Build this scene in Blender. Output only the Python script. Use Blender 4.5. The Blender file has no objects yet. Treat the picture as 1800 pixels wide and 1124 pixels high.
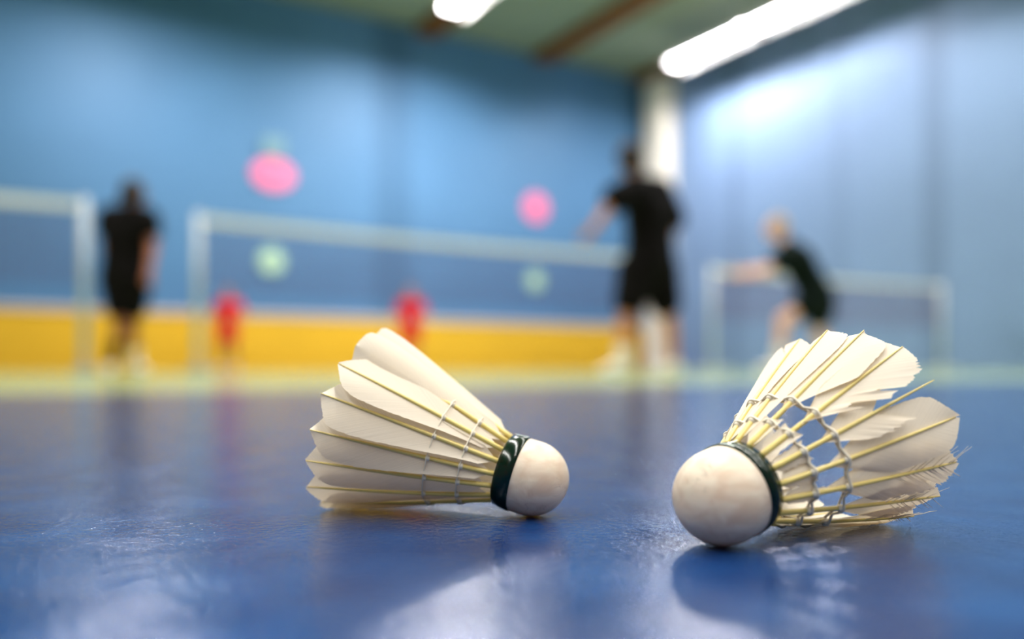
import bpy, bmesh, math, random
from mathutils import Vector, Matrix, noise
random.seed(7)
S = bpy.context.scene
COL = S.collection
F = 1450.0; CH = 0.049; HY = 648.0
CT, ST = 0.8597, 0.5109

def W(X, Z, h):            # X right of the camera, Z in front of it -> room axes (t along back wall, n towards it)
    return Vector((CT * X + ST * Z, -ST * X + CT * Z, h))
def PX(px, py, Z): return W((px - 900) / F * Z, Z, CH + (HY - py) / F * Z)

# ---------------------------------------------------------------- helpers
def link(name, me, mat=None, parent=None):
    o = bpy.data.objects.new(name, me); COL.objects.link(o)
    if mat:
        for m in (mat if isinstance(mat, (list, tuple)) else [mat]): me.materials.append(m)
    if parent: o.parent = parent
    return o
def from_bm(name, bm, mat=None, parent=None, smooth=True):
    me = bpy.data.meshes.new(name); bm.to_mesh(me); bm.free()
    if smooth:
        for p in me.polygons: p.use_smooth = True
    return link(name, me, mat, parent)
def tag(o, label, cat, group=None, kind=None):
    o['label'] = label; o['category'] = cat
    if group: o['group'] = group
    if kind: o['kind'] = kind
    return o
def struct(o, label=None, cat=None):
    o['kind'] = 'structure'
    if label: o['label'] = label
    if cat: o['category'] = cat
    return o
def empty(name, loc=(0, 0, 0)):
    o = bpy.data.objects.new(name, None); COL.objects.link(o); o.location = loc
    o.empty_display_size = 0.05
    return o
def bx(bm, x0, x1, y0, y1, z0, z1):
    v = [bm.verts.new((x, y, z)) for x in (x0, x1) for y in (y0, y1) for z in (z0, z1)]
    for f in ((0,1,3,2),(4,6,7,5),(0,4,5,1),(2,3,7,6),(0,2,6,4),(1,5,7,3)): bm.faces.new([v[i] for i in f])
def frame(d):
    d = d.normalized(); a = Vector((0,0,1)) if abs(d.z) < .9 else Vector((1,0,0))
    u = d.cross(a).normalized(); return u, d.cross(u)
def tube(bm, pts, rad, n=8, closed=False, cap=True):
    rings = []
    N = len(pts)
    pts = [Vector(p) for p in pts]
    for i, p in enumerate(pts):
        if closed: d = pts[(i+1) % N] - pts[i-1]
        else: d = pts[min(i+1, N-1)] - pts[max(i-1, 0)]
        u, v = frame(d)
        r = rad[i] if isinstance(rad, (list, tuple)) else rad
        rings.append([bm.verts.new(p + r*(math.cos(2*math.pi*k/n)*u + math.sin(2*math.pi*k/n)*v)) for k in range(n)])
    for i in range(N if closed else N-1):
        a, b = rings[i], rings[(i+1) % N]
        for k in range(n): bm.faces.new((a[k], a[(k+1) % n], b[(k+1) % n], b[k]))
    if cap and not closed:
        bm.faces.new(rings[0][::-1]); bm.faces.new(rings[-1])
def lathe(bm, prof, n=64, M=None):   # prof of (x axial, r); revolves around local X
    M = M or Matrix()
    rings = []
    for x, r in prof:
        if r < 1e-7: rings.append([bm.verts.new(M @ Vector((x, 0, 0)))])
        else: rings.append([bm.verts.new(M @ Vector((x, r*math.cos(2*math.pi*k/n), r*math.sin(2*math.pi*k/n)))) for k in range(n)])
    for a, b in zip(rings, rings[1:]):
        for k in range(n):
            k2 = (k+1) % n
            if len(a) == 1 and len(b) == 1: continue
            if len(a) == 1: bm.faces.new((a[0], b[k2], b[k]))
            elif len(b) == 1: bm.faces.new((a[k], a[k2], b[0]))
            else: bm.faces.new((a[k], a[k2], b[k2], b[k]))

# ---------------------------------------------------------------- materials
def mat(name, col, rough=.6, spec=.5, **kw):
    m = bpy.data.materials.new(name); m.use_nodes = True
    b = m.node_tree.nodes['Principled BSDF']
    b.inputs['Base Color'].default_value = (*col, 1); b.inputs['Roughness'].default_value = rough
    b.inputs['Specular IOR Level'].default_value = spec
    for k, v in kw.items(): b.inputs[k.replace('_', ' ')].default_value = v
    return m
def srgb(r, g, b): return tuple(((c/255+.055)/1.055)**2.4 if c > 10 else c/255/12.92 for c in (r, g, b))
def nodes(m): return m.node_tree.nodes, m.node_tree.links, m.node_tree.nodes['Principled BSDF']
def noisy(m, scale, amt, bump=0, dist=.01, detail=4, coord='Object'):
    """multiplies the base colour by a gentle noise and adds a bump"""
    N, L, b = nodes(m)
    tc = N.new('ShaderNodeTexCoord'); nz = N.new('ShaderNodeTexNoise')
    nz.inputs['Scale'].default_value = scale; nz.inputs['Detail'].default_value = detail
    L.new(tc.outputs[coord], nz.inputs['Vector'])
    mr = N.new('ShaderNodeMapRange'); mr.inputs['To Min'].default_value = 1-amt; mr.inputs['To Max'].default_value = 1+amt
    L.new(nz.outputs['Fac'], mr.inputs['Value'])
    mx = N.new('ShaderNodeVectorMath'); mx.operation = 'SCALE'
    mx.inputs[0].default_value = b.inputs['Base Color'].default_value[:3]
    L.new(mr.outputs[0], mx.inputs['Scale']); L.new(mx.outputs[0], b.inputs['Base Color'])
    if bump:
        bp = N.new('ShaderNodeBump'); bp.inputs['Strength'].default_value = bump; bp.inputs['Distance'].default_value = dist
        L.new(nz.outputs['Fac'], bp.inputs['Height']); L.new(bp.outputs[0], b.inputs['Normal'])
    return m

# blue wall: painted panels with slightly different vertical bays
def wall_mat(name, col, axis, bands):
    m = mat(name, col, .55, .3); N, L, b = nodes(m)
    tc = N.new('ShaderNodeTexCoord'); sp = N.new('ShaderNodeSeparateXYZ'); L.new(tc.outputs['Object'], sp.inputs[0])
    cr = N.new('ShaderNodeValToRGB'); cr.color_ramp.interpolation = 'LINEAR'
    mr = N.new('ShaderNodeMapRange'); mr.inputs['From Min'].default_value = -20; mr.inputs['From Max'].default_value = 20
    L.new(sp.outputs[axis], mr.inputs['Value']); L.new(mr.outputs[0], cr.inputs[0])
    el = cr.color_ramp.elements; el[0].position = 0; el[0].color = (1,1,1,1); el[1].position = 1; el[1].color = (1,1,1,1)
    for a, c, k in bands:
        for q, kk in ((a-.04, 1), (a, k), (c, k), (c+.04, 1)):
            e = el.new((q+20)/40); e.color = (kk, kk, kk, 1)
    mx = N.new('ShaderNodeMix'); mx.data_type = 'RGBA'; mx.blend_type = 'MULTIPLY'; mx.inputs['Factor'].default_value = 1
    mx.inputs['A'].default_value = (*col, 1); L.new(cr.outputs[0], mx.inputs['B'])
    nz = N.new('ShaderNodeTexNoise'); nz.inputs['Scale'].default_value = .6
    L.new(tc.outputs['Object'], nz.inputs['Vector'])
    mr2 = N.new('ShaderNodeMapRange'); mr2.inputs['To Min'].default_value = .9; mr2.inputs['To Max'].default_value = 1.1
    L.new(nz.outputs['Fac'], mr2.inputs['Value'])
    vm = N.new('ShaderNodeVectorMath'); vm.operation = 'SCALE'
    L.new(mx.outputs['Result'], vm.inputs[0]); L.new(mr2.outputs[0], vm.inputs['Scale']); L.new(vm.outputs[0], b.inputs['Base Color'])
    return m
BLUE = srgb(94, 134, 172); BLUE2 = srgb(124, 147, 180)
M_wallB = wall_mat('blue_wall_paint', BLUE, 'X', [(7.0, 7.9, .80), (-2.6, -1.7, .85)])
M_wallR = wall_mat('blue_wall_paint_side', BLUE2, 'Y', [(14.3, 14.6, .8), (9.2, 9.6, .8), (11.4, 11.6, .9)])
M_yellow = noisy(mat('yellow_padding', srgb(240, 190, 50), .5), 1.5, .08)
M_cream = mat('cream_trim', srgb(225, 205, 190), .5)
M_ceil = noisy(mat('green_grey_ceiling', srgb(152, 158, 136), .8), .8, .06)
M_beam = noisy(mat('brown_timber', srgb(135, 84, 24), .6), 3, .15)
M_col = mat('white_column_paint', srgb(238, 230, 215), .6)
M_post = mat('white_post_paint', srgb(190, 195, 195), .4)
M_tape = mat('white_net_tape', srgb(222, 222, 220), .7)
M_mesh = mat('maroon_net_cord', srgb(105, 60, 90), .8)
M_pink = mat('pink_board', srgb(252, 128, 168), .5)
M_mint = mat('pale_green_board', srgb(205, 240, 205), .5)
M_grey = mat('grey_green_box', srgb(125, 160, 170), .5)
M_house = mat('lamp_housing_white', srgb(220, 220, 215), .4)
def emis(name, col, st):
    m = bpy.data.materials.new(name); m.use_nodes = True; N = m.node_tree.nodes; N.clear()
    e = N.new('ShaderNodeEmission'); e.inputs[0].default_value = (*col, 1); e.inputs[1].default_value = st
    o = N.new('ShaderNodeOutputMaterial'); m.node_tree.links.new(e.outputs[0], o.inputs[0]); return m
M_tube = emis('fluorescent_tube', (1, .94, .95), 135)

# floor: blue vinyl near, pale green courts with white lines further in
def floor_mat():
    m = mat('sports_vinyl', (1,1,1), .3, .75); N, L, b = nodes(m)
    tc = N.new('ShaderNodeTexCoord'); sp = N.new('ShaderNodeSeparateXYZ'); L.new(tc.outputs['Object'], sp.inputs[0])
    def mth(op, a, bb, c=None):
        n = N.new('ShaderNodeMath'); n.operation = op
        for i, v in enumerate((a, bb, c)):
            if v is None: continue
            if isinstance(v, (int, float)): n.inputs[i].default_value = v
            else: L.new(v, n.inputs[i])
        return n.outputs[0]
    X, Y = sp.outputs['X'], sp.outputs['Y']
    def band(s, a, c): return mth('MULTIPLY', mth('GREATER_THAN', s, a), mth('LESS_THAN', s, c))
    green = band(Y, 1.84, 15.4)
    lines = None
    for r in [(Y, 1.78, 1.84), (Y, 6.52, 6.56), (Y, 10.48, 10.52), (Y, 2.56, 2.60)] + [(X, c, c+.05) for c in (-8.1, -2.0, -.9, 5.2, 7.0, 12.9)]:
        k = band(*r); k = mth('MULTIPLY', k, mth('GREATER_THAN', Y, 1.78))
        lines = k if lines is None else mth('MAXIMUM', lines, k)
    nz = N.new('ShaderNodeTexNoise'); nz.inputs['Scale'].default_value = 28; nz.inputs['Detail'].default_value = 6
    L.new(tc.outputs['Object'], nz.inputs['Vector'])
    cr = N.new('ShaderNodeValToRGB'); el = cr.color_ramp.elements
    el[0].position = .3; el[0].color = (*srgb(8, 48, 98), 1); el[1].position = .75; el[1].color = (*srgb(20, 72, 126), 1)
    L.new(nz.outputs['Fac'], cr.inputs[0])
    m1 = N.new('ShaderNodeMix'); m1.data_type = 'RGBA'; L.new(green, m1.inputs['Factor']); L.new(cr.outputs[0], m1.inputs['A']); m1.inputs['B'].default_value = (*srgb(158, 178, 128), 1)
    m2 = N.new('ShaderNodeMix'); m2.data_type = 'RGBA'; L.new(lines, m2.inputs['Factor']); L.new(m1.outputs['Result'], m2.inputs['A']); m2.inputs['B'].default_value = (*srgb(190, 200, 180), 1)
    L.new(m2.outputs['Result'], b.inputs['Base Color'])
    # embossed orange-peel surface
    n1 = N.new('ShaderNodeTexNoise'); n1.inputs['Scale'].default_value = 360; n1.inputs['Detail'].default_value = 3; n1.inputs['Roughness'].default_value = .55
    n2 = N.new('ShaderNodeTexNoise'); n2.inputs['Scale'].default_value = 1500; n2.inputs['Detail'].default_value = 2
    n3 = N.new('ShaderNodeTexNoise'); n3.inputs['Scale'].default_value = 45; n3.inputs['Detail'].default_value = 2
    for n in (n1, n2, n3): L.new(tc.outputs['Object'], n.inputs['Vector'])
    h = mth('ADD', n1.outputs['Fac'], mth('MULTIPLY', n2.outputs['Fac'], .35))
    bp = N.new('ShaderNodeBump'); bp.inputs['Strength'].default_value = .55; bp.inputs['Distance'].default_value = .0005
    L.new(h, bp.inputs['Height']); L.new(bp.outputs[0], b.inputs['Normal'])
    mr = N.new('ShaderNodeMapRange'); mr.inputs['From Min'].default_value = .35; mr.inputs['From Max'].default_value = .65
    mr.inputs['To Min'].default_value = .09; mr.inputs['To Max'].default_value = .17
    L.new(n3.outputs['Fac'], mr.inputs['Value'])
    L.new(mr.outputs[0], b.inputs['Roughness'])
    return m
M_floor = floor_mat()

# ---------------------------------------------------------------- room
T1, N1, HC = 14.9, 17.9, 8.1
def box_obj(name, *a, m=None, parent=None):
    bm = bmesh.new(); bx(bm, *a); bmesh.ops.recalc_face_normals(bm, faces=bm.faces); return from_bm(name, bm, m, parent, smooth=False)
struct(box_obj('floor', -14, T1, -8, N1, -.1, 0, m=M_floor))
struct(box_obj('ceiling', -14, T1, -8, N1, HC, HC+.1, m=M_ceil))
struct(box_obj('wall_back', -14, T1+.2, N1, N1+.2, -.1, HC+.1, m=M_wallB))
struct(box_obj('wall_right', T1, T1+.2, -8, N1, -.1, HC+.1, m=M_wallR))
b = struct(box_obj('trim_1', -14, T1, N1-.06, N1, 0, 1.14, m=M_yellow), 'yellow padded band along the foot of the back wall', 'wall band')
box_obj('cap_rail', -14, T1, N1-.09, N1, 1.14, 1.24, m=M_cream, parent=b)
for i, t in enumerate((8.25, 11.5, 14.72)):
    bm = bmesh.new(); bx(bm, t-.28, t+.28, -8, N1, HC-.16, HC)
    bmesh.ops.bevel(bm, geom=bm.edges[:], offset=.02, segments=1)
    struct(from_bm('trim_%d' % (i+2), bm, M_beam, smooth=False))
bm = bmesh.new(); bx(bm, T1-.42, T1, N1-1.3, N1-.55, 0, 7.75)
bmesh.ops.bevel(bm, geom=bm.edges[:], offset=.03, segments=2)
struct(from_bm('column', bm, M_col, smooth=False), 'white column in the far corner of the hall', 'column')

# light fixtures: open-bottomed trough with two tubes
def fixture(t, n1, ln, first=None):
    r = empty('ceiling_light', (t, n1 - ln/2, 7.3))
    bm = bmesh.new(); h = ln/2
    # trough: top plate and two side flaps
    prof = [(-.32, -.12), (-.17, .08), (.17, .08), (.32, -.12)]
    vv = [[bm.verts.new((x, y, z)) for x, z in prof] for y in (-h, h)]
    for k in range(3): bm.faces.new((vv[0][k], vv[0][k+1], vv[1][k+1], vv[1][k]))
    bmesh.ops.solidify(bm, geom=bm.faces[:], thickness=.01)
    from_bm('housing', bm, M_house, r, smooth=False)
    for x in (-.10, .10):
        bm = bmesh.new(); tube(bm, [(x, -h+.03, .0), (x, h-.03, .0)], .045, 12)
        from_bm('tube', bm, M_tube, r)
    for y in (-h+.3, h-.3):
        bm = bmesh.new(); tube(bm, [(0, y, .07), (0, y, .52)], .012, 8)
        from_bm('hanger', bm, M_house, r)
    return r
L1 = [(13.3, 14.9, 'long fluorescent light at the far end of the row by the right wall'),
      (13.3, 12.35, 'second fluorescent light of the row by the right wall, cut by the top edge'),
      (7.4, 14.9, 'fluorescent light peeking in at the top edge left of the brown beams')]
for t, n1, lab in L1: tag(fixture(t, n1, 2.4), lab, 'light', 'hanging fluorescent lights')
def area(t, n, sx, sy, p, z=7.2, col=(1, .97, .93), spread=math.pi):
    l = bpy.data.lights.new('row_or_fill_lamp', 'AREA'); l.shape = 'RECTANGLE'; l.size = sx; l.size_y = sy; l.energy = p; l.color = col; l.spread = spread
    o = bpy.data.objects.new('row_or_fill_lamp', l); COL.objects.link(o); o.location = (t, n, z); return o
for t in (13.3, 7.4, 1.5, -4.4):
    n = 11.0 if t < 13 else 8.6
    while n > -7:
        area(t, n, .3, 2.3, 165, spread=math.radians(128)); n -= 2.9
for t, p in ((13.3, 260), (7.4, 720), (1.5, 620)): area(t, 14.62, .24, .4, p, z=7.245, col=(1, .95, .96))  # extra lamps added at the row ends to brighten the back wall
w = bpy.data.worlds.new('hall_ambient'); S.world = w; w.use_nodes = True
w.node_tree.nodes['Background'].inputs[0].default_value = (.85, .92, 1, 1); w.node_tree.nodes['Background'].inputs[1].default_value = .30

# ---------------------------------------------------------------- wall boards
def disc(name, px, h, rx, rz, m, label):
    Zr = None
    # where the ray through px meets the back wall
    k = (px-900)/F; Z = (N1)/(-ST*k + CT); p = W(k*Z, Z, h)
    bm = bmesh.new()
    lathe(bm, [(0, 0), (0, .97), (.25, 1), (.75, 1), (1, .97), (1, 0)], 48)
    bmesh.ops.transform(bm, matrix=Matrix.Translation((p.x, N1, h)) @ Matrix(((0, rx, 0, 0), (-.05, 0, 0, 0), (0, 0, rz, 0), (0, 0, 0, 1))), verts=bm.verts)
    bmesh.ops.recalc_face_normals(bm, faces=bm.faces)
    o = from_bm(name, bm, m, smooth=False); tag(o, label, 'sign'); return p
p = disc('round_wall_sign', 480, 4.22, .46, .33, M_pink, 'large oval pink sign high on the blue wall, left of the two pink ones')
disc('round_wall_sign', 941, 4.17, .36, .36, M_pink, 'round pink sign on the blue wall beside the tall player')
disc('round_wall_sign', 477, 2.36, .27, .27, M_mint, 'pale green round sign below the left pink sign, behind the net')
disc('round_wall_sign', 940, 2.30, .24, .24, M_mint, 'pale green round sign below the right pink sign, near the tall player')
bm = bmesh.new(); bx(bm, p.x-.22, p.x+.22, N1-.08, N1, 4.62, 5.0); bmesh.ops.bevel(bm, geom=bm.edges[:], offset=.02, segments=2)
tag(from_bm('wall_box', bm, M_grey, smooth=False), 'small grey green box on the wall just above the left pink sign', 'box')

# ---------------------------------------------------------------- nets
def net(A, B, label, hgt=1.55, posts=(1, 1)):
    """A and B ground points in the room; parts: posts, tape, mesh"""
    A = Vector(A); B = Vector(B); d = (B-A); Ln = d.length; d.normalize()
    r = empty('badminton_net', (A.x, A.y, 0)); r.rotation_euler.z = math.atan2(d.y, d.x)
    for i, x in enumerate((0, Ln)):
        if not posts[i]: continue
        s = -1 if x == 0 else 1
        bm = bmesh.new(); tube(bm, [(x+s*.05, 0, 0.03), (x+s*.05, 0, hgt+.02)], .034, 16)
        po = from_bm('post', bm, M_post, r)
        bm = bmesh.new(); bx(bm, x+s*.05-.09, x+s*.05+.09, -.3, .3, 0, .05); bmesh.ops.bevel(bm, geom=bm.edges[:], offset=.015, segments=2)
        from_bm('post_base', bm, M_post, po, smooth=False)
    sag = lambda x: -.03*math.sin(math.pi*x/Ln)
    bm = bmesh.new(); q = []
    for i in range(25):
        x = Ln*i/24; q.append([bm.verts.new((x, y, hgt + sag(x) + z)) for y, z in ((-.006, -.085), (-.006, 0), (.006, 0), (.006, -.085))])
    for a, c in zip(q, q[1:]):
        for k in range(4): bm.faces.new((a[k], a[(k+1) % 4], c[(k+1) % 4], c[k]))
    from_bm('tape', bm, M_tape, r, smooth=False)
    bm = bmesh.new(); ns = int(Ln/.03)
    for i in range(ns+1):
        x = Ln*i/ns; z1 = hgt-.09+sag(x); bx(bm, x-.0016, x+.0016, -.001, .001, z1-.67, z1)
    for j in range(23):
        z = hgt-.09-.67*(j+.5)/23
        for i in range(12):
            xa, xb = Ln*i/12, Ln*(i+1)/12
            za, zb = z+sag(xa), z+sag(xb)
            v = [bm.verts.new(c) for c in ((xa, 0, za-.0016), (xb, 0, zb-.0016), (xb, 0, zb+.0016), (xa, 0, za+.0016))]
            bm.faces.new(v)
    mo = from_bm('mesh', bm, M_mesh, r, smooth=False)
    tag(r, label, 'net', 'badminton nets in a row')
def gnd(px, Z): p = PX(px, HY, Z); return (p.x, p.y, 0)
A = gnd(358, 8.1); B = gnd(1168, 11.05); net(A, B, 'long badminton net in the middle, behind the left shuttlecock and tall player')
A2 = gnd(137, 7.35); net((A2[0]-6.0, A2[1], 0), A2, 'badminton net running out of the left edge of the picture')
A3 = gnd(1257, 12.1); B3 = gnd(1652, 14.6); net(A3, B3, 'short looking badminton net at the right, behind the crouching player', 1.53)

# ---------------------------------------------------------------- people
def capsule(bm, p, q, r1, r2, n=16, sq=None):
    p = Vector(p); q = Vector(q); d = q-p; L = max(d.length, 1e-5); u, v = frame(d); d = d/L
    rings = []
    for k in range(1, 6):
        a = -math.pi/2 + k*math.pi/2/6; rings.append((p + d*r1*math.sin(a), r1*math.cos(a)))
    rings.append((p, r1)); rings.append((q, r2))
    for k in range(1, 6):
        a = k*math.pi/2/6; rings.append((q + d*r2*math.sin(a), r2*math.cos(a)))
    V = [[bm.verts.new(c + r*(math.cos(2*math.pi*i/n)*u + math.sin(2*math.pi*i/n)*v)) for i in range(n)] for c, r in rings]
    s = bm.verts.new(p - d*r1); e = bm.verts.new(q + d*r2)
    for i in range(n):
        bm.faces.new((s, V[0][(i+1) % n], V[0][i])); bm.faces.new((e, V[-1][i], V[-1][(i+1) % n]))
    for a, c in zip(V, V[1:]):
        for i in range(n): bm.faces.new((a[i], a[(i+1) % n], c[(i+1) % n], c[i]))
def ellip(bm, c, R, rad, n=20):
    M = Matrix.Translation(c) @ R.to_4x4() @ Matrix.Diagonal((*rad, 1))
    bmesh.ops.create_uvsphere(bm, u_segments=n, v_segments=n//2+2, radius=1, matrix=M)
def fuse(name, bm, voxel, mats, parent=None, smooth=4):
    bmesh.ops.recalc_face_normals(bm, faces=bm.faces)
    me = bpy.data.meshes.new('tmp'); bm.to_mesh(me); bm.free()
    o = bpy.data.objects.new('tmp', me); COL.objects.link(o)
    m = o.modifiers.new('r', 'REMESH'); m.mode = 'VOXEL'; m.voxel_size = voxel; m.use_smooth_shade = True
    s = o.modifiers.new('s', 'SMOOTH'); s.iterations = smooth; s.factor = .5
    dg = bpy.context.evaluated_depsgraph_get(); dg.update()
    me2 = bpy.data.meshes.new_from_object(o.evaluated_get(dg)); me2.name = name
    bpy.data.objects.remove(o); bpy.data.meshes.remove(me)
    for p in me2.polygons: p.use_smooth = True
    me2.materials.clear()
    return link(name, me2, mats, parent)
M_skin = mat('skin', srgb(205, 140, 92), .5, .4, Subsurface_Weight=.1)
M_skin3 = mat('skin_tan', srgb(165, 105, 75), .5, .4, Subsurface_Weight=.1)
M_skin2 = mat('skin_fair', srgb(240, 185, 155), .5, .4, Subsurface_Weight=.1)
M_lip = mat('lips', srgb(170, 90, 80), .5); M_eye = mat('eyes', srgb(40, 30, 28), .2)
M_black = noisy(mat('black_fabric', srgb(20, 16, 16), .9, .2), 20, .2)
M_dgreen = noisy(mat('dark_green_fabric', srgb(18, 30, 26), .9, .2), 20, .2)
M_red = noisy(mat('red_fabric', srgb(225, 30, 50), .8, .2), 20, .1)
M_dark = mat('brown_fabric', srgb(120, 75, 45), .9)
M_greyf = mat('grey_green_fabric', srgb(120, 140, 140), .9)
M_white = mat('white_shoe', srgb(240, 235, 225), .5)
M_hair = noisy(mat('dark_brown_hair', srgb(45, 28, 18), .6), 60, .3)
M_hairg = noisy(mat('grey_blond_hair', srgb(190, 165, 135), .6), 60, .2)

def person(label, J, s, face, look_up=0, skin=None, hair=None, shirt=None, shorts=None, socks=(None, None), voxel=.009, sleeve=.55, longhair=False, group=None, bulk=0, leg_cover=.62):
    """J: joint -> world position; s: size factor (1 = 1.75 m); face: world direction of the face"""
    base = Vector(((J['ankL'].x+J['ankR'].x)/2, (J['ankL'].y+J['ankR'].y)/2, 0))
    root = empty('person', base)
    g = {k: v - base for k, v in J.items()}
    up = (g['head'] - g['neck']).normalized()
    f = Vector(face); f = (f - up*f.dot(up)).normalized()
    f = (f*math.cos(look_up) + up*math.sin(look_up)).normalized(); up2 = (up - f*up.dot(f)).normalized()
    rt = f.cross(up2)
    R = Matrix((rt, f, up2)).transposed()
    bm = bmesh.new(); H = g['head']
    def loc(x, y, z): return H + s*(rt*x + f*y + up2*z)
    ellip(bm, loc(0, -.01, .015), R, (.074*s, .093*s, .100*s)); ellip(bm, loc(0, .022, -.05), R, (.056*s, .062*s, .062*s))
    capsule(bm, loc(0, .082, .012), loc(0, .103, -.022), .008*s, .015*s, 10)         # nose
    for x in (-.03, .03): capsule(bm, loc(x-.014, .078, .03), loc(x+.014, .078, .03), .011*s, .011*s, 8)   # brow
    capsule(bm, loc(-.016, .080, -.052), loc(.016, .080, -.052), .009*s, .009*s, 8)   # mouth
    for x in (-.076, .076): ellip(bm, loc(x, -.01, 0), R, (.012*s, .02*s, .032*s), 12)
    capsule(bm, g['neck'] - up*.03*s, loc(0, -.015, -.05), .06*s, .052*s)
    C, P = g['chest'], g['pel']; mid = (C+P)/2
    sh = (g['shL'] + g['shR'])/2
    side = (g['shL']-g['shR']).normalized()
    def torso(bm, e, lo=P):
        for q in (-1, 1):
            capsule(bm, C + side*q*.07*s, mid + side*q*.05*s, (.105+e)*s, (.095+e)*s)
            capsule(bm, mid + side*q*.05*s, lo + side*q*.055*s, (.095+e)*s, (.108+e)*s)
            a = g['shL' if q == 1 else 'shR']
            capsule(bm, g['neck'] - up*.05*s, a, (.06+e)*s, (.058+e)*s); capsule(bm, C + side*q*.06*s, a, (.09+e)*s, (.058+e)*s)
    torso(bm, 0)
    for q in 'LR':
        a, e, w_, h = g['sh'+q], g['el'+q], g['wr'+q], g['hip'+q]; k, an = g['kn'+q], g['ank'+q]
        capsule(bm, a, e, .055*s, .040*s); capsule(bm, e, w_, .042*s, .026*s)
        hd = (w_ - e).normalized(); 
        # hand: palm, four curled fingers, thumb
        hn = hd.cross(side if abs(hd.dot(side)) < .8 else f).normalized(); hs = hd.cross(hn).normalized()
        pc = w_ + hd*.05*s
        for o_ in (-.022, 0, .022): capsule(bm, w_ + hd*.012*s + hs*o_*.6*s, w_ + hd*.085*s + hs*o_*s, .015*s, .013*s, 8)
        for i, (o_, ln) in enumerate(((-.032, .062), (-.011, .075), (.011, .078), (.032, .068))):
            b0 = w_ + hd*.09*s + hs*o_*s; b1 = b0 + (hd*.8 + hn*.5).normalized()*ln*.5*s; b2 = b1 + (hd*.2 + hn).normalized()*ln*.5*s
            capsule(bm, b0, b1, .0095*s, .009*s, 8); capsule(bm, b1, b2, .009*s, .008*s, 8)
        t0 = w_ + hd*.03*s - hs*.022*s; t1 = t0 + (hd*.6 - hs*.8 + hn*.3).normalized()*.04*s; capsule(bm, t0, t1, .012*s, .011*s, 8)
        capsule(bm, t1, t1 + (hd + hn*.5).normalized()*.03*s, .011*s, .009*s, 8)
        capsule(bm, P, h, .10*s, .095*s)
        capsule(bm, h, k, .088*s, .056*s); capsule(bm, k, an, .056*s, .038*s)
        cm = k.lerp(an, .3); back = -(g['toe'+q]-an).normalized()
        capsule(bm, cm + back*.015*s, k.lerp(an, .55), .052*s, .038*s)
        capsule(bm, an, g['toe'+q], .04*s, .03*s)
    body = fuse('body', bm, voxel, [skin, M_eye, M_lip], root)
    for p in body.data.polygons:
        d = p.center - H; x, y, z = d.dot(rt)/s, d.dot(f)/s, d.dot(up2)/s
        if y > .05:
            if abs(abs(x)-.03) < .013 and abs(z-.008) < .007: p.material_index = 1
            elif abs(x) < .024 and abs(z+.052) < .008: p.material_index = 2
    # hair
    bm = bmesh.new()
    ellip(bm, loc(0, -.028, .034), R, (.084*s, .092*s, .098*s))
    if longhair:
        ellip(bm, loc(0, -.03, .02), R, (.098*s, .098*s, .112*s))
        capsule(bm, loc(0, -.09, .03), loc(0, -.115, -.10), .035*s, .02*s); capsule(bm, loc(0, -.05, -.02), loc(0, -.05, -.05), .06*s, .05*s)
    fuse('hair', bm, voxel, hair, root)
    # clothes
    bm = bmesh.new(); torso(bm, .016+bulk)
    for q in 'LR': capsule(bm, g['sh'+q], g['sh'+q].lerp(g['el'+q], sleeve), .072*s+bulk, .066*s+bulk)
    fuse('shirt', bm, voxel, shirt, root)
    bm = bmesh.new()
    for q in 'LR':
        capsule(bm, P + side*.03*s*(1 if q == 'L' else -1), g['hip'+q], .125*s+bulk, .12*s+bulk)
        capsule(bm, g['hip'+q], g['hip'+q].lerp(g['kn'+q], leg_cover), .115*s+bulk, .104*s+bulk*.5)
    fuse('shorts', bm, voxel, shorts, root)
    for i, q in enumerate('LR'):
        an, to = g['ank'+q], g['toe'+q]
        bm = bmesh.new(); d = (to-an); d.z = 0; d.normalize(); 
        zf = .045*s
        lift = max(0, an.z - .085*s)
        heel = Vector((an.x, an.y, zf+lift)) - d*.045*s; toe = Vector((to.x, to.y, zf*.8+lift*.3))
        capsule(bm, heel, toe, .045*s, .036*s); capsule(bm, Vector((an.x, an.y, .05*s+lift)), Vector((an.x, an.y, .09*s+lift)), .05*s, .048*s)
        capsule(bm, heel, heel.lerp(toe, .6) + Vector((0, 0, .012*s)), .045*s, .045*s)
        fuse('shoe', bm, voxel, M_white, root)
        if socks[i]:
            bm = bmesh.new(); capsule(bm, an, an.lerp(g['kn'+q], .55 if socks[i] is M_black else .3), .046*s, .058*s); fuse('sock', bm, voxel, socks[i], root)
    tag(root, label, 'person', group)
    return root
def JT(Z, d):
    return {k: PX(v[0], v[1], Z + (v[2] if len(v) > 2 else 0)) for k, v in d.items()}
def ground_feet(J, s):
    for q in 'LR':
        J['toe'+q].z = .032*s
    return J
LEFT = W(-1, 0, 0) - W(0, 0, 0); AWAY = W(0, 1, 0) - W(0, 0, 0)
# tall player
s = 1.0
J = JT(6.1, dict(head=(1106, 283, 0), neck=(1118, 322, 0), chest=(1143, 376, 0), pel=(1143, 460, 0),
    shL=(1116, 334, -.17), shR=(1158, 338, .17), elL=(1078, 352, -.32), elR=(1184, 392, .2), wrL=(1046, 398, -.35), wrR=(1170, 445, .05),
    hipL=(1122, 478, -.06), hipR=(1156, 478, .08), knL=(1099, 560, -.12), knR=(1176, 562, .12), ankL=(1093, 640, -.1), ankR=(1183, 638, .2),
    toeL=(1062, 652, -.16), toeR=(1160, 652, .1)))
person('tall dark haired player in black shirt and shorts raising one forearm by the net', ground_feet(J, s), s, LEFT*.45+AWAY*.9, bulk=.042,
    skin=M_skin, hair=M_hair, shirt=M_black, shorts=M_black, socks=(M_white, None), sleeve=.85, longhair=True)
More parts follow.
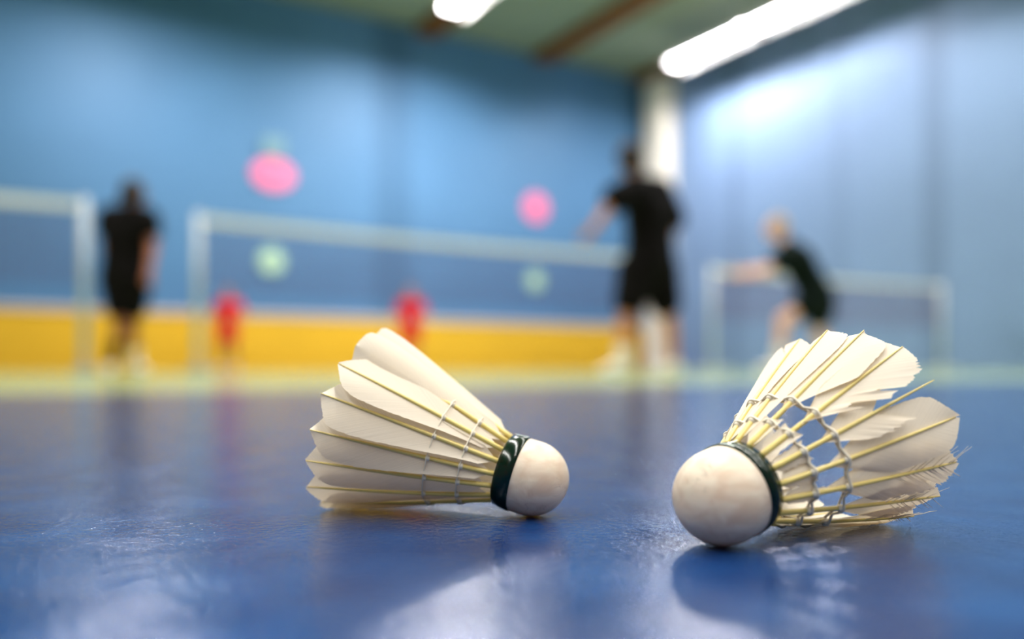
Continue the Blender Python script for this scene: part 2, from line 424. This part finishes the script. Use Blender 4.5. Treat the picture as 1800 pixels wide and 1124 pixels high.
# left player
s = .97
J = JT(7.2, dict(head=(237, 341, 0), neck=(230, 372, 0), chest=(224, 408, 0), pel=(220, 482, 0),
    shL=(195, 384, .05), shR=(257, 386, -.05), elL=(184, 432, .1), elR=(269, 432, -.1), wrL=(190, 478, -.05), wrR=(262, 478, -.25),
    hipL=(208, 492, .03), hipR=(233, 492, -.03), knL=(212, 570, -.05), knR=(232, 568, .02), ankL=(196, 640, .1), ankR=(238, 638, .25),
    toeL=(190, 652, -.12), toeR=(252, 652, .1)))
person('person in black walking between the two left nets, arms bent at the sides', ground_feet(J, s), s, AWAY*.8-LEFT*.6, bulk=.045, longhair=True,
    skin=M_skin3, hair=M_hair, shirt=M_black, shorts=M_black, socks=(M_black, M_white), sleeve=.35)
# crouching right player
s = .98
J = JT(7.7, dict(head=(1364, 402, 0), neck=(1383, 432, 0), chest=(1402, 458, 0), pel=(1436, 520, 0),
    shL=(1385, 450, -.16), shR=(1390, 452, .17), elL=(1345, 478, -.22), elR=(1348, 474, .18), wrL=(1300, 484, -.15), wrR=(1310, 476, .2),
    hipL=(1425, 535, -.08), hipR=(1440, 538, .08), knL=(1376, 562, -.14), knR=(1440, 600, .25), ankL=(1368, 640, -.12), ankR=(1490, 634, .3),
    toeL=(1335, 652, -.14), toeR=(1470, 652, .28)))
person('player in dark top crouching forward with arms out behind the right shuttlecock', ground_feet(J, s), s, LEFT,
    look_up=.5, bulk=.035, leg_cover=.28, skin=M_skin2, hair=M_hairg, shirt=M_dgreen, shorts=M_dgreen, socks=(M_white, M_white), sleeve=.4)
# far players in red
def far(px, Z, s, label, lean=0):
    k = F/Z
    def j(dx, h, dz=0): 
        p = PX(px, HY, Z+dz); q = W((px-900)/F*Z + dx, Z+dz, h); return q
    J = dict(head=j(.0, 1.62*s), neck=j(0, 1.46*s), chest=j(0, 1.28*s), pel=j(-.01, .95*s), shL=j(-.2*s, 1.40*s), shR=j(.2*s, 1.40*s),
        elL=j(-.30*s, 1.15*s, .05), elR=j(.31*s, 1.16*s, .03), wrL=j(-.24*s, .98*s, -.2), wrR=j(.25*s, 1.0*s, -.2), hipL=j(-.09*s, .9*s), hipR=j(.09*s, .9*s),
        knL=j(-.13*s, .5*s, -.08), knR=j(.12*s, .5*s, -.05), ankL=j(-.16*s, .09*s, .03), ankR=j(.14*s, .09*s, .05), toeL=j(-.2*s, .03*s, -.14), toeR=j(.17*s, .03*s, -.12))
    person(label, J, s, -AWAY, skin=M_skin, hair=M_hair, shirt=M_red, shorts=M_red if px < 500 else M_red, socks=(None, None), voxel=.012, sleeve=.75, group='players in red at the far end')
far(401, 16.0, .93, 'far off player in red just right of the middle net post')
far(722, 16.0, .94, 'far off player in red behind the middle net, above the left shuttlecock')

# ---------------------------------------------------------------- shuttlecocks
def feather_mat(name, col, tcol):
    m = bpy.data.materials.new(name); m.use_nodes = True; N, L, b = nodes(m)
    b.inputs['Roughness'].default_value = .55; b.inputs['Specular IOR Level'].default_value = .35
    uv = N.new('ShaderNodeTexCoord'); mp = N.new('ShaderNodeMapping'); mp.inputs['Scale'].default_value = (0, 1, 1)
    L.new(uv.outputs['UV'], mp.inputs[0])
    nz = N.new('ShaderNodeTexNoise'); nz.inputs['Scale'].default_value = 90; nz.inputs['Detail'].default_value = 3
    L.new(mp.outputs[0], nz.inputs['Vector'])
    mr = N.new('ShaderNodeMapRange'); mr.inputs['From Min'].default_value = .3; mr.inputs['From Max'].default_value = .7
    mr.inputs['To Min'].default_value = .90; mr.inputs['To Max'].default_value = 1.03
    L.new(nz.outputs['Fac'], mr.inputs['Value'])
    vm = N.new('ShaderNodeVectorMath'); vm.operation = 'SCALE'; vm.inputs[0].default_value = col; L.new(mr.outputs[0], vm.inputs['Scale'])
    L.new(vm.outputs[0], b.inputs['Base Color'])
    bp = N.new('ShaderNodeBump'); bp.inputs['Strength'].default_value = .3; bp.inputs['Distance'].default_value = .0002
    L.new(nz.outputs['Fac'], bp.inputs['Height']); L.new(bp.outputs[0], b.inputs['Normal'])
    tr = N.new('ShaderNodeBsdfTranslucent'); tr.inputs[0].default_value = (*tcol, 1)
    mx = N.new('ShaderNodeMixShader'); mx.inputs[0].default_value = .3
    out = N['Material Output']; L.new(b.outputs[0], mx.inputs[1]); L.new(tr.outputs[0], mx.inputs[2]); L.new(mx.outputs[0], out.inputs[0])
    return m
M_vane = feather_mat('white_feather', srgb(248, 238, 220), srgb(250, 230, 195))
M_shaft = noisy(mat('cream_quill', srgb(230, 206, 128), .35, .5, Subsurface_Weight=.1), 300, .08)
M_thread = mat('thread_and_glue', srgb(236, 226, 204), .35)
def cork_mat():
    m = mat('kid_leather_cork', srgb(238, 222, 205), .5, .4); N, L, b = nodes(m)
    tc = N.new('ShaderNodeTexCoord')
    nz = N.new('ShaderNodeTexNoise'); nz.inputs['Scale'].default_value = 160; nz.inputs['Detail'].default_value = 6; nz.inputs['Distortion'].default_value = .6
    mp = N.new('ShaderNodeMapping'); mp.inputs['Scale'].default_value = (.6, 1, 1.3); L.new(tc.outputs['Object'], mp.inputs[0]); L.new(mp.outputs[0], nz.inputs['Vector'])
    cr = N.new('ShaderNodeValToRGB'); e = cr.color_ramp.elements; e[0].position = .3; e[0].color = (*srgb(220, 196, 172), 1); e[1].position = .6; e[1].color = (*srgb(238, 222, 200), 1)
    L.new(nz.outputs['Fac'], cr.inputs[0])
    # fine wrinkles
    n2 = N.new('ShaderNodeTexNoise'); n2.inputs['Scale'].default_value = 110; n2.inputs['Detail'].default_value = 2; n2.inputs['Distortion'].default_value = 2.0
    L.new(mp.outputs[0], n2.inputs['Vector'])
    m1 = N.new('ShaderNodeMath'); m1.operation = 'SUBTRACT'; L.new(n2.outputs['Fac'], m1.inputs[0]); m1.inputs[1].default_value = .5
    m2 = N.new('ShaderNodeMath'); m2.operation = 'ABSOLUTE'; L.new(m1.outputs[0], m2.inputs[0])
    mr = N.new('ShaderNodeMapRange'); mr.inputs['From Min'].default_value = 0; mr.inputs['From Max'].default_value = .018; mr.inputs['To Min'].default_value = .66; mr.inputs['To Max'].default_value = 1
    L.new(m2.outputs[0], mr.inputs['Value'])
    n3 = N.new('ShaderNodeTexNoise'); n3.inputs['Scale'].default_value = 60; L.new(tc.outputs['Object'], n3.inputs['Vector'])
    mk = N.new('ShaderNodeMapRange'); mk.inputs['From Min'].default_value = .5; mk.inputs['From Max'].default_value = .75; mk.inputs['To Min'].default_value = 1; mk.inputs['To Max'].default_value = 0
    L.new(n3.outputs['Fac'], mk.inputs['Value'])
    mxx = N.new('ShaderNodeMath'); mxx.operation = 'MAXIMUM'; L.new(mr.outputs[0], mxx.inputs[0]); L.new(mk.outputs[0], mxx.inputs[1])
    vm = N.new('ShaderNodeVectorMath'); vm.operation = 'SCALE'; L.new(cr.outputs[0], vm.inputs[0]); L.new(mxx.outputs[0], vm.inputs['Scale']); L.new(vm.outputs[0], b.inputs['Base Color'])
    ad = N.new('ShaderNodeMath'); ad.operation = 'ADD'; L.new(mxx.outputs[0], ad.inputs[0]); L.new(nz.outputs['Fac'], ad.inputs[1])
    bp = N.new('ShaderNodeBump'); bp.inputs['Strength'].default_value = .35; bp.inputs['Distance'].default_value = .0003
    L.new(ad.outputs[0], bp.inputs['Height']); L.new(bp.outputs[0], b.inputs['Normal'])
    b.inputs['Subsurface Weight'].default_value = .08
    return m
M_cork = cork_mat()
def band_mat():
    m = mat('dark_green_band', srgb(10, 52, 32), .18, .6); N, L, b = nodes(m)
    tc = N.new('ShaderNodeTexCoord'); nz = N.new('ShaderNodeTexNoise'); nz.inputs['Scale'].default_value = 700; nz.inputs['Detail'].default_value = 2
    L.new(tc.outputs['Object'], nz.inputs['Vector'])
    cr = N.new('ShaderNodeValToRGB'); e = cr.color_ramp.elements; e[0].position = .45; e[0].color = (*srgb(8, 40, 26), 1); e[1].position = .8; e[1].color = (*srgb(40, 34, 22), 1)
    L.new(nz.outputs['Fac'], cr.inputs[0]); L.new(cr.outputs[0], b.inputs['Base Color']); return m
M_band = band_mat()
M_mark = mat('white_mark', srgb(225, 238, 225), .4)  # plain white for the small marks on the band

def shuttle(cx, cz, yaw, el, R, LR, ph, r, W0, label, twist, asym, damage, ksign, marks, start=.36, rseed=3, vsc=1.0, ramp=.5, thr=.0003, flo=0, mid=-.0001):
    rnd = random.Random(rseed)
    a = Vector((math.cos(yaw)*math.cos(el), math.sin(yaw)*math.cos(el), math.sin(el)))
    s_ = Vector((-math.sin(yaw), math.cos(yaw), 0))
    u_ = Vector((-math.cos(yaw)*math.sin(el), -math.sin(yaw)*math.sin(el), math.cos(el)))
    cvt = lambda v: Vector((CT*v.x + ST*v.y, -ST*v.x + CT*v.y, v.z))
    a, s_, u_ = cvt(a), cvt(s_), cvt(u_)
    root = empty('shuttlecock'); o = W(cx, cz, r)
    M = Matrix((a, s_, u_)).transposed().to_4x4(); M.translation = o
    # det may be negative (X,Z,h is left-handed before mapping); keep an explicit placement function instead of the object matrix
    root.location = (o.x, o.y, 0)
    base = Vector((o.x, o.y, 0))
    def P(x, y, z):
        p = o + a*x + s_*y + u_*z - base
        return p
    def pol(x, rr, th): return P(x, rr*math.sin(th), rr*math.cos(th))
    def revolve(prof, n=72):
        bm = bmesh.new(); lathe(bm, prof, n)
        for v in bm.verts: v.co = P(*v.co)
        bmesh.ops.recalc_face_normals(bm, faces=bm.faces); return bm
    # cork
    prof = [(-r*math.cos(t), r*math.sin(t)) for t in [math.pi/2*i/20 for i in range(21)]] + [(.002, r), (.0042, r*.995), (.0075, r*.96), (.0098, r*.93), (.0102, r*.90), (.0102, 0)]
    bm = revolve(prof); ck = from_bm('cork', bm, M_cork, root)
    # collar band
    d0, d1 = .0040, .0100
    bm = revolve([(d0, r*.985), (d0+.0002, r+.00030), (d0+.003, r*.99+.0002), (d1-.0002, r*.955), (d1, r*.93), (d1, r*.9)])
    bd = from_bm('band', bm, M_band, root)
    bmk = bmesh.new()
    for x0, x1, t0, t1 in marks:
        g = []
        for i in range(5):
            th = t0+(t1-t0)*i/4
            g.append([bmk.verts.new(pol(x, r*(1.0 + .0 - max(0, (x-d0))*5.2)+.00040, th)) for x in (x0, (x0+x1)/2, x1)])
        for p_, q_ in zip(g, g[1:]):
            for k in range(2): bmk.faces.new((p_[k], p_[k+1], q_[k+1], q_[k]))
    mo = from_bm('mark', bmk, M_mark, bd); mo['label'] = 'white mark'
    # glued quill disc
    rb = r*.83
    sx0 = d1-.0012
    def shaft_pt(k, t):
        th = ph + k*math.pi/8 + jit[k][0]*t
        rr = rb + (R*jit[k][1] - rb)*t + .0006*math.sin(math.pi*t)
        return pol(sx0 + (LR*jit[k][2]-sx0)*t, rr, th), th
    jit = [(rnd.gauss(0, .012), 1+rnd.gauss(0, .008), 1+rnd.gauss(0, .008)) for _ in range(16)]
    for k in range(16):
        dmg = damage.get(k, {})
        out_l = []
        pts = []; rad = []
        tmax = 1.0
        for i in range(15):
            t = tmax*i/14; p, th = shaft_pt(k, t); pts.append(p); pts[-1] = p - (P(0, math.sin(th), math.cos(th)) - P(0, 0, 0))*(dmg.get('under', 0)*min(1, max(0, (t-.36)/.12))); rad.append((.00074*(1-t)**.6+.00016) if t < .98 else .00014)
        # vane -------------------------------------------------
        sL = (pts[-1]-pts[0]).length
        st = dmg.get('start', start + rnd.gauss(0, .012))
        bm = bmesh.new(); uvl = bm.loops.layers.uv.new('UV')
        beta = math.radians(33)
        nb = 80; nc = 7
        for side in (-1, 1):
            Wm = W0*(asym if side*ksign > 0 else 2-asym)*dmg.get('w', (1, 1))[0 if side*ksign < 0 else 1]*(1+rnd.gauss(0, .03))
            if Wm < 1e-4: continue
            slant = dmg.get('slant', .6 + rnd.gauss(0, .05))
            prev = None
            spl = dmg.get('splits', [])
            for j in range(nb+1):
                t = st + (1-st)*j/nb
                along = (t-st)*sL
                tt = (t-st)/(1-st)
                x = min(1, (tt+.02)/dmg.get('ramp', ramp))
                if tt > dmg.get('vend', 9): break
                fl_ = dmg.get('flo', flo)
                if dmg.get('web'):
                    x = min(1, max(0, (t-.275)/.13)); fl_ = 0
                w_ = 0; w_ = Wm*(fl_ + (1-fl_)*(x*x*(3-2*x))**.8)*(1-.10*max(0, tt-.6)/.4)
                if dmg.get('web') and t < .275:
                    hs = math.pi*(rb+(R-rb)*(t+.06))/16
                    w_ = hs*1.0 if t < .16 else max(.0006, hs*(1-((t-.16)/.06)**.6 if t < .22 else 0))
                    if t > .265: w_ = .0006
                l1 = w_/math.sin(beta)
                l2 = ((1-t)*sL + .0006)/(math.cos(beta) + slant*math.sin(beta))
                l = (l1**-10 + l2**-10)**(-1/10) if l1 > 1e-6 else 1e-5
                rag = dmg.get('rag', .015)
                l *= 1 - abs(rnd.gauss(0, rag))
                cut = False; off = 0
                for (ta, tb, sd, fr) in spl:
                    if side*ksign == sd and ta < tt < tb: cut = True; l *= fr*(1+rnd.gauss(0, .1))
                row = []
                for c in range(nc):
                    v = c/(nc-1); dl = l*v
                    lt = t + dl*math.cos(beta)/sL
                    ac = dl*math.sin(beta)
                    p, th = shaft_pt(k, min(lt, 1.03))
                    tang = P(0, math.cos(th), -math.sin(th)) - P(0, 0, 0); outv = P(0, math.sin(th), math.cos(th)) - P(0, 0, 0)
                    tw = dmg.get('tw', twist)*(.35+.65*tt)
                    q = p + side*ac*(tang*math.cos(tw)) + outv*(side*ksign*ac*math.sin(tw) - 22*ac*ac*vsc + .00025*math.sin(tt*9+k*2+side) * v - .0002)
                    q += outv*.0012*v*v*math.sin(tt*3.1+k)
                    # keep the resting feathers above the ground
                    if q.z < .0004: q.z = .0004 + .0003*rnd.random()
                    row.append((bm.verts.new(q), (side*v, t)))
                if prev and not (j in dmg.get('gaps', ())):
                    for c in range(nc-1):
                        f_ = bm.faces.new((prev[c][0], prev[c+1][0], row[c+1][0], row[c][0]))
                        for lp, uvv in zip(f_.loops, (prev[c][1], prev[c+1][1], row[c+1][1], row[c][1])): lp[uvl].uv = ((uvv[0]+1)/2, uvv[1] + k*.37)
                # loose barbs past the edge
                prev = row
        ft = from_bm('feather', bm, M_vane, root)
        for q in pts:
            if q.z < .0012: q.z = .0012
        bm = bmesh.new(); tube(bm, pts, rad, 8); from_bm('shaft', bm, M_shaft, ft)
        # frayed barbs
        nf = dmg.get('fray', 0)
        if nf:
            bm = bmesh.new()
            for i in range(nf):
                side = rnd.choice((-1, 1)); t = rnd.uniform(.62, .97); p, th = shaft_pt(k, t)
                tang = P(0, math.cos(th), -math.sin(th)) - P(0, 0, 0); outv = P(0, math.sin(th), math.cos(th)) - P(0, 0, 0)
                ax = (pts[-1]-pts[0]).normalized(); ln = rnd.uniform(.006, .0095)
                pl = []
                for c in range(6):
                    v = c/5; q = p + ax*ln*v*math.cos(beta)*1.05 + tang*side*ln*v*(.6) + outv*(rnd.gauss(0, .0002)*v)
                    q.z = max(q.z, .0004); pl.append(q)
                tube(bm, pl, [.00014*(1-c/7) for c in range(6)], 4)
            from_bm('barbs', bm, M_vane, ft)
    # thread rings, looped round every quill
    for t in (.20, .375):
        bm = bmesh.new(); pl = []
        for k in range(16):
            for fr, dr, da in ((0, .0009, -.055), (0, .0012, 0), (0, .0009, .055), (.5, mid, 0)):
                kk = k + fr
                pa, tha = shaft_pt(k, t); pb, thb = shaft_pt((k+1) % 16, t)
                if fr: p = (pa+pb)/2; th = ph+(k+.5)*math.pi/8
                else: p = pa; th = tha+da
                outv = P(0, math.sin(th), math.cos(th)) - P(0, 0, 0); tang = P(0, math.cos(th), -math.sin(th)) - P(0, 0, 0)
                pl.append(p + outv*dr + tang*(da*.018))
        tube(bm, pl, thr, 6, closed=True)
        # inner strand
        pl = [shaft_pt(k, t+.006)[0] - (P(0, math.sin(ph+k*math.pi/8), math.cos(ph+k*math.pi/8)) - P(0, 0, 0))*.0009 for k in range(16)]
        tube(bm, pl, thr*.9, 6, closed=True)
        for k in range(16):   # glue beads
            p, th = shaft_pt(k, t); outv = P(0, math.sin(th), math.cos(th)) - P(0, 0, 0)
            bmesh.ops.create_uvsphere(bm, u_segments=10, v_segments=7, radius=(.00125 - .0006*t)*(1.12 if thr > .0004 else 1), matrix=Matrix.Translation(p))
        from_bm('thread', bm, M_thread, root)
    tag(root, label, 'shuttlecock')
    return root

fl = [0.006454259470271979, 0.27407196880766327, 2.875599181960735, 0.2725144289537049, 0.029942574054511967, 0.06742291681693945, 0.8082464307272131, 0.0125]
fr = [0.058020291562283596, 0.22820416731409524, 0.6018911451344028, 0.2728605857353725, 0.03238877229028373, 0.0642656569678158, 0.49718432271264684, 0.0135]
shuttle(*fl, W0=.0098, label='left shuttlecock with full white skirt, cork pointing right, on the blue floor', twist=math.radians(19), asym=1.0,
    damage={5: dict(rag=.03), 15: dict(tw=math.radians(-50), w=(1.15, .95), under=.0014, slant=.15), 14: dict(tw=math.radians(-62), w=(1.1, .9), under=.0014, slant=.1),
            13: dict(tw=math.radians(-40)), 0: dict(w=(1.1, 1)), 6: dict(w=(1, 1.15), slant=.3)}, ksign=1, marks=[(.0046, .0058, -.15, .02), (.0058, .0092, -.07, .02)], start=.03, rseed=4, ramp=.62, flo=.33, mid=.0012, thr=.00022)
dR = {12: dict(w=(1.0, .9), vend=.60, rag=.10), 13: dict(w=(.75, 1.25), splits=[(.36, .42, 1, .5), (.50, .53, 1, .65)], rag=.04, slant=.3), 11: dict(w=(1.1, 1.1), rag=.015, slant=.6),
      10: dict(rag=.07, fray=22, splits=[(.7, .74, 1, .6)], w=(1.05, 1.1)), 9: dict(rag=.09, fray=20, w=(1.1, 1.15)), 8: dict(rag=.09, fray=22, w=(1, 1.1)), 7: dict(rag=.06, fray=22),
      14: dict(w=(.65, 1.25), slant=.3), 15: dict(w=(.75, 1.1), slant=.25), 0: dict(w=(.9, 1.0), splits=[(.8, .83, -1, .6)]), 1: dict(w=(1, .9))}
for k in range(16): dR.setdefault(k, dict(w=(1, 1)))
for k in (0, 1, 2, 3, 4, 5, 6, 7): dR[k].update(start=.06, ramp=.7, flo=.38)
dR[15].update(start=.06, flo=.36, ramp=.6);
for k in (10, 11, 12, 13, 14): dR[k].update(web=1, start=.02)
dR[1].update(tw=math.radians(-22), w=(1.15, .95), slant=.9, under=.0004); dR[0].update(w=(.85, 1.1), tw=math.radians(-20), slant=.9); dR[2].update(tw=math.radians(-35), w=(1.2, 1.2))
shuttle(*fr, W0=.0083, label='right shuttlecock with torn gappy feathers, cork turned towards the viewer, on the blue floor', twist=math.radians(10), asym=1.0,
    damage=dR, ksign=-1, marks=[(.0046, .0052, -.25, .1), (.0052, .0092, -.10, -.05)], start=.31, rseed=9, vsc=.7, ramp=.36, thr=.00045)

# ---------------------------------------------------------------- camera
cd = bpy.data.cameras.new('camera'); cam = bpy.data.objects.new('camera', cd); COL.objects.link(cam); S.camera = cam
cam.location = (0, 0, CH); cam.rotation_euler = (math.pi/2, 0, -math.atan2(ST, CT))
cd.sensor_width = 36; cd.lens = 36*F/1800; cd.shift_y = (HY-562)/1800; cd.clip_start = .01; cd.clip_end = 200
cd.dof.use_dof = True; cd.dof.focus_distance = .252; cd.dof.aperture_fstop = (cd.lens/1000)/.0082; cd.dof.aperture_blades = 0
S.view_settings.view_transform = 'Standard'; S.view_settings.look = 'Medium High Contrast'; S.view_settings.exposure = -0.76
S.cycles.max_bounces = 8; S.cycles.diffuse_bounces = 2; S.cycles.sample_clamp_indirect = 6; S.cycles.sample_clamp_direct = 60
S.cycles.use_denoising = True
